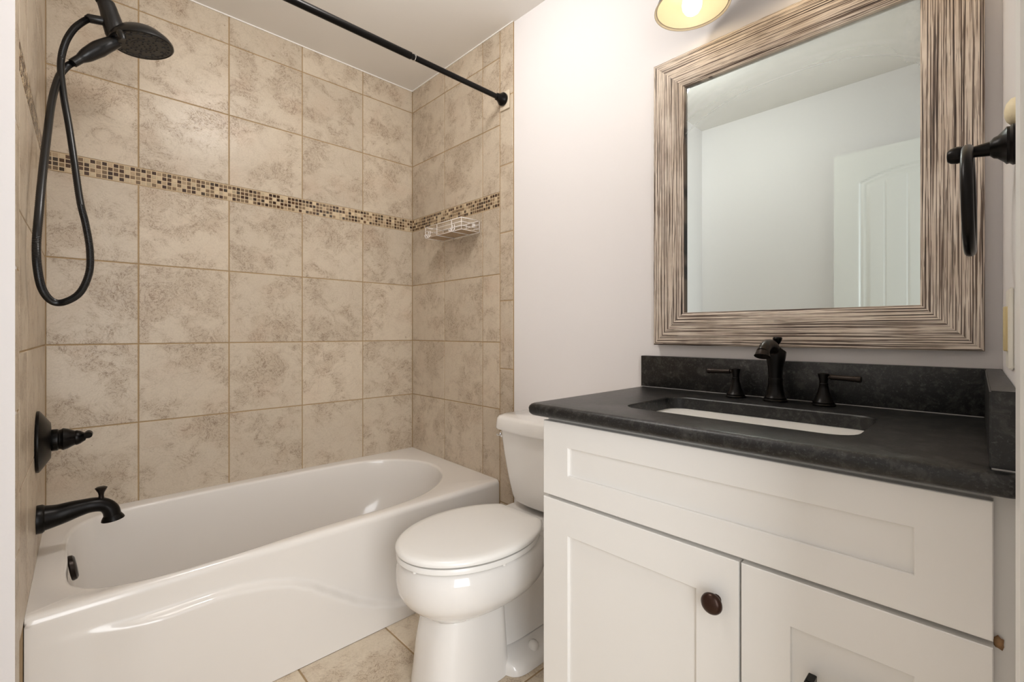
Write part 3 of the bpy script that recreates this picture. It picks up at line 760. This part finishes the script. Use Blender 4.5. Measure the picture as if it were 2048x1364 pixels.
# flared body, oval, leaning towards the basin at its top
bm = bmesh.new(); rings = []
for h, rx, ry, dx in ((.060, .0160, .0160, 0), (.075, .0168, .0168, 0), (.088, .0182, .0180, .001), (.100, .0205, .0200, .002), (.112, .0232, .0225, .003)):
    rings.append([Vector((FX+dx+rx*cos(2*pi*k/28), FY+ry*sin(2*pi*k/28), zt+h)) for k in range(28)])
rr = []
for k in range(28):          # slanted crest: high at the front (spout side), low at the back
    cx_ = cos(2*pi*k/28); rr.append(Vector((FX+.004+.0255*cx_, FY+.0245*sin(2*pi*k/28), zt+.131-.009*cx_)))
rings.append(rr)
rings.append([Vector((FX-.003+.015*cos(2*pi*k/28), FY+.0155*sin(2*pi*k/28), zt+.138-.012*cos(2*pi*k/28))) for k in range(28)])
bm_rings(bm, rings); angle_smooth(from_bm('body', bm, M['bronze'], fc), 50)
tp = catmull([(FX-.002, FY, zt+.110), (FX-.010, FY, zt+.134), (FX-.030, FY, zt+.147), (FX-.056, FY, zt+.150), (FX-.080, FY, zt+.143), (FX-.096, FY, zt+.131)], 6)
tube('spout', tp, [interp([(0, .0150), (.3, .0150), (.6, .0135), (.85, .0140), (1, .0150)], i/(len(tp)-1)) for i in range(len(tp))], M['bronze2'], fc, n=24)
lathe('spout_lip', [(0, 0), (.0148, 0), (.0170, .009), (.0190, .014), (.0155, .014), (0, .009)], (FX-.093, FY, zt+.134), (-.40, 0, -.92), M['bronze2'], fc, n=28)
lathe('pop_up_rod', [(0, 0), (.0035, 0), (.0035, .022), (.0060, .024), (.0105, .034), (.0115, .038), (.0095, .041), (0, .042)], (FX+.010, FY-.002, zt+.128), (0, 0, 1), M['bronze'], fc, n=20)
def fhandle(y, side, label):
    t = thing('faucet_handle', label, 'faucet handle', (FX+.006, y, zt), 'sink faucet lever handles')
    x = FX+.006
    lathe('handle_base', [(0, 0), (.0255, 0), (.0265, .003), (.0235, .006), (.0240, .009), (.0205, .013), (.0150, .026), (.0110, .042), (.0095, .052), (.0105, .054), (.0095, .056), (0, .056)], (x, y, zt), (0, 0, 1), M['bronze'], t, n=32)
    lathe('hub', [(0, 0), (.0085, 0), (.0095, .010), (.0120, .022), (.0125, .025), (.010, .027), (0, .028)], (x, y, zt+.054), (0, 0, 1), M['bronze'], t, n=24)
    lathe('lever', [(0, 0), (.0045, 0), (.0045, .008), (.0068, .010), (.0062, .014), (.0066, .050), (.0072, .058), (.0066, .060), (.0082, .066), (.0070, .071), (0, .072)], (x, y+side*.006, zt+.0715), (-.10, side, -.02), M['bronze2'], t, n=20)
fhandle(.509, 1, 'dark bronze lever handle on the toilet side of the sink spout')
fhandle(.299, -1, 'dark bronze lever handle on the side splash side of the sink spout')

# ---------------------------------------------------------------- framed mirror
mr = thing('framed_mirror', 'large mirror in a combed weathered wood frame above the granite backsplash', 'mirror', (XP, .405, 1.5))
my0, my1, mz0, mz1, fw = .019, .790, 1.0410, 1.963, .1035
xf, xb = 1.405, XP-.001
def rail_mesh(c0, c1, i0, i1):
    """c0,c1 outer corners; i0,i1 inner corners (y,z)"""
    bm = bmesh.new(); uvl = bm.loops.layers.uv.verify()
    L = Vector((c1[0]-c0[0], c1[1]-c0[1])).length; ld = Vector((c1[0]-c0[0], c1[1]-c0[1])).normalized()
    wd_ = Vector((i0[0]-c0[0], i0[1]-c0[1])); wdir = (wd_-ld*wd_.dot(ld)).normalized()
    prof = [(0, xb), (0, xf+.004), (.035, xf), (.25, xf-.001), (.6, xf-.001), (.9, xf+.001), (.94, xf+.003), (.97, xf+.006), (1, xf+.0065), (1, XP-.012)]
    N = 60; cols = []; off = random.uniform(0, 9)
    for k in range(N+1):
        s = k/N; col = []
        for j, (w, x) in enumerate(prof):
            o = Vector(c0).lerp(Vector(c1), s); i_ = Vector(i0).lerp(Vector(i1), s); p = o.lerp(i_, w)
            jit = random.uniform(-.0009, .0009) if j in (1, 2) and 0 < k < N else 0
            col.append(bm.verts.new((x+jit, p.x, p.y)))
        cols.append(col)
    for a_, b_ in zip(cols, cols[1:]):
        for j in range(len(prof)-1):
            f = bm.faces.new((a_[j], b_[j], b_[j+1], a_[j+1]))
            for l in f.loops:
                q = Vector((l.vert.co.y, l.vert.co.z))-Vector(c0); dd = l.vert.co.x
                l[uvl].uv = (q.dot(ld)+off, q.dot(wdir)-(dd if j < 1 else 0)+off)
    return bm
O = [(my0, mz0), (my1, mz0), (my1, mz1), (my0, mz1)]; I = [(my0+fw, mz0+fw), (my1-fw, mz0+fw), (my1-fw, mz1-fw), (my0+fw, mz1-fw)]
for k in range(4):
    angle_smooth(from_bm('frame_rail', rail_mesh(O[k], O[(k+1) % 4], I[k], I[(k+1) % 4]), M['combed'], mr), 40)
bm = bmesh.new(); uvl = bm.loops.layers.uv.verify()
a, b, c, d = my0+fw-.002, my1-fw+.002, mz0+fw-.002, mz1-fw+.002
gx = XP-.014
f = bm.faces.new([bm.verts.new(p) for p in ((gx, b, c), (gx, a, c), (gx, a, d), (gx, b, d))])
for l, q in zip(f.loops, ((0, 0), (1, 0), (1, 1), (0, 1))): l[uvl].uv = q
r = bmesh.ops.extrude_face_region(bm, geom=[f]); 
for v in r['geom']:
    if isinstance(v, bmesh.types.BMVert): v.co.x += .004
from_bm('mirror_glass', bm, M['mirror'], mr)
box('backing', (gx+.0045, my0+.02, mz0+.02), (XP-.0005, my1-.02, mz1-.02), M['dark'], mr)

# ---------------------------------------------------------------- vanity light over the mirror
vl2 = thing('vanity_light', 'three shade wall light with dark domes and glowing bulbs above the mirror', 'wall light', (XP, .405, 2.2))
box('back_plate', (XP-.022, .03, 2.195), (XP-.0005, .66, 2.285), M['bronze'], vl2, bev=.006)
LX, LZ = 1.293, 2.010
for ly in (.605, .345, .085):
    arm_ = tube('lamp_arm', catmull([(XP-.015, ly, 2.245), (1.37, ly, 2.265), (1.315, ly, 2.255), (LX, ly, 2.22), (LX, ly, 2.15)], 6), .007, M['bronze'], vl2)
    bm = bmesh.new()
    po = [(.018, .150), (.024, .145), (.027, .110), (.034, .095), (.050, .086), (.060, .070), (.078, .052), (.092, .026), (.1005, .004), (.1035, .0)]
    pi_ = [(.1035, .0), (.1015, .0005), (.0985, .0045), (.0955, .004), (.088, .026), (.074, .050), (.0705, .052), (.057, .067), (.053, .068), (.047, .083), (.031, .092), (.024, .106), (.020, .142)]
    n = 48
    ringo = [[Vector((LX+r*cos(2*pi*k/n), ly+r*sin(2*pi*k/n), LZ+h)) for k in range(n)] for r, h in po]
    bm_rings(bm, ringo, True, False, mat=0)
    ringi = [[Vector((LX+r*cos(2*pi*k/n), ly+r*sin(2*pi*k/n), LZ+h)) for k in range(n)] for r, h in pi_]
    bm_rings(bm, ringi, False, True, mat=1)
    bmesh.ops.remove_doubles(bm, verts=bm.verts, dist=.0002)
    s_ = angle_smooth(from_bm('lamp_shade', bm, [M['bronze'], M['shade_in']], vl2), 30)
    b_ = lathe('bulb', [(0, -.004), (.010, -.0025), (.019, .004), (.0255, .015), (.0275, .027), (.0255, .040), (.019, .058), (.0145, .075), (.013, .090), (0, .092)], (LX, ly, LZ-.016), (0, 0, 1), M['bulb'], vl2, n=28)

# ---------------------------------------------------------------- towel ring, switch, filler
RX = .985; ry_ = YF(RX)
tr = thing('towel_ring', 'black towel ring hanging from a turned post beside the mirror', 'towel ring', (RX, ry_, 1.352))
lathe('post', [(0, 0), (.0285, 0), (.0290, .003), (.026, .006), (.0265, .009), (.0225, .012), (.0165, .018), (.0150, .022), (.0105, .026), (.0085, .040), (.0080, .046), (.0095, .048), (.0095, .052), (0, .053)], (RX, ry_, 1.352), (0, 1, 0), M['bronze'], tr, n=36)
RYY = .031
lathe('ring_holder', [(0, 0), (.008, .001), (.0118, .007), (.0128, .014), (.0112, .021), (.008, .025), (0, .026)], (RX, RYY-.002, 1.352), (0, 1, 0), M['bronze'], tr, n=28)
bm = bmesh.new(); n = 72
bm_tube(bm, [(RX+.0765*sin(2*pi*k/n), RYY-.0012*(1-cos(2*pi*k/n)), 1.279+.0765*cos(2*pi*k/n)) for k in range(n+1)], .0068, 16)
angle_smooth(from_bm('ring', bm, M['bronze'], tr), 60)
fl = lathe('wall_filler_dab', [(0, -.001), (.020, -.001), (.019, .004), (.013, .009), (.006, .011), (0, .0115)], (RX+.01, YF(RX+.01), 1.402), (.05, 1, 0), M['filler'], None, n=22)
tag(fl, 'pale yellow dab of wall filler just above the towel ring', 'filler dab')
sw = thing('light_switch', 'white light switch plate on the wall under the towel ring', 'light switch', (1.06, YF(1.06), 1.088))
bm = bmesh.new()
poly_prism(bm, [(1.015, YF(1.015)-.0005), (1.105, YF(1.105)-.0005), (1.105, YF(1.105)+.006), (1.015, YF(1.015)+.006)], 1.025, 1.148)
bmesh.ops.bevel(bm, geom=list(bm.edges), offset=.002, segments=2, affect='EDGES')
angle_smooth(from_bm('plate', bm, M['plate'], sw), 40)
box('rocker', (1.045, YF(1.06)+.003, 1.052), (1.085, YF(1.06)+.0105, 1.121), M['almond'], sw, bev=.002)['label'] = 'almond coloured rocker'

# caulk stain at the seam right of the drawers
bm = bmesh.new(); bmesh.ops.create_icosphere(bm, subdivisions=2, radius=1, matrix=Matrix.Translation((.9045, -.001, .664)) @ Matrix.Diagonal((.003, .005, .009, 1)))
for v in bm.verts: v.co += Vector((0, random.uniform(-.001, .001), random.uniform(-.002, .002)))
st = from_bm('caulk_blob', bm, M['stain'], van, True); st['label'] = 'tan caulk smear on the side seam'
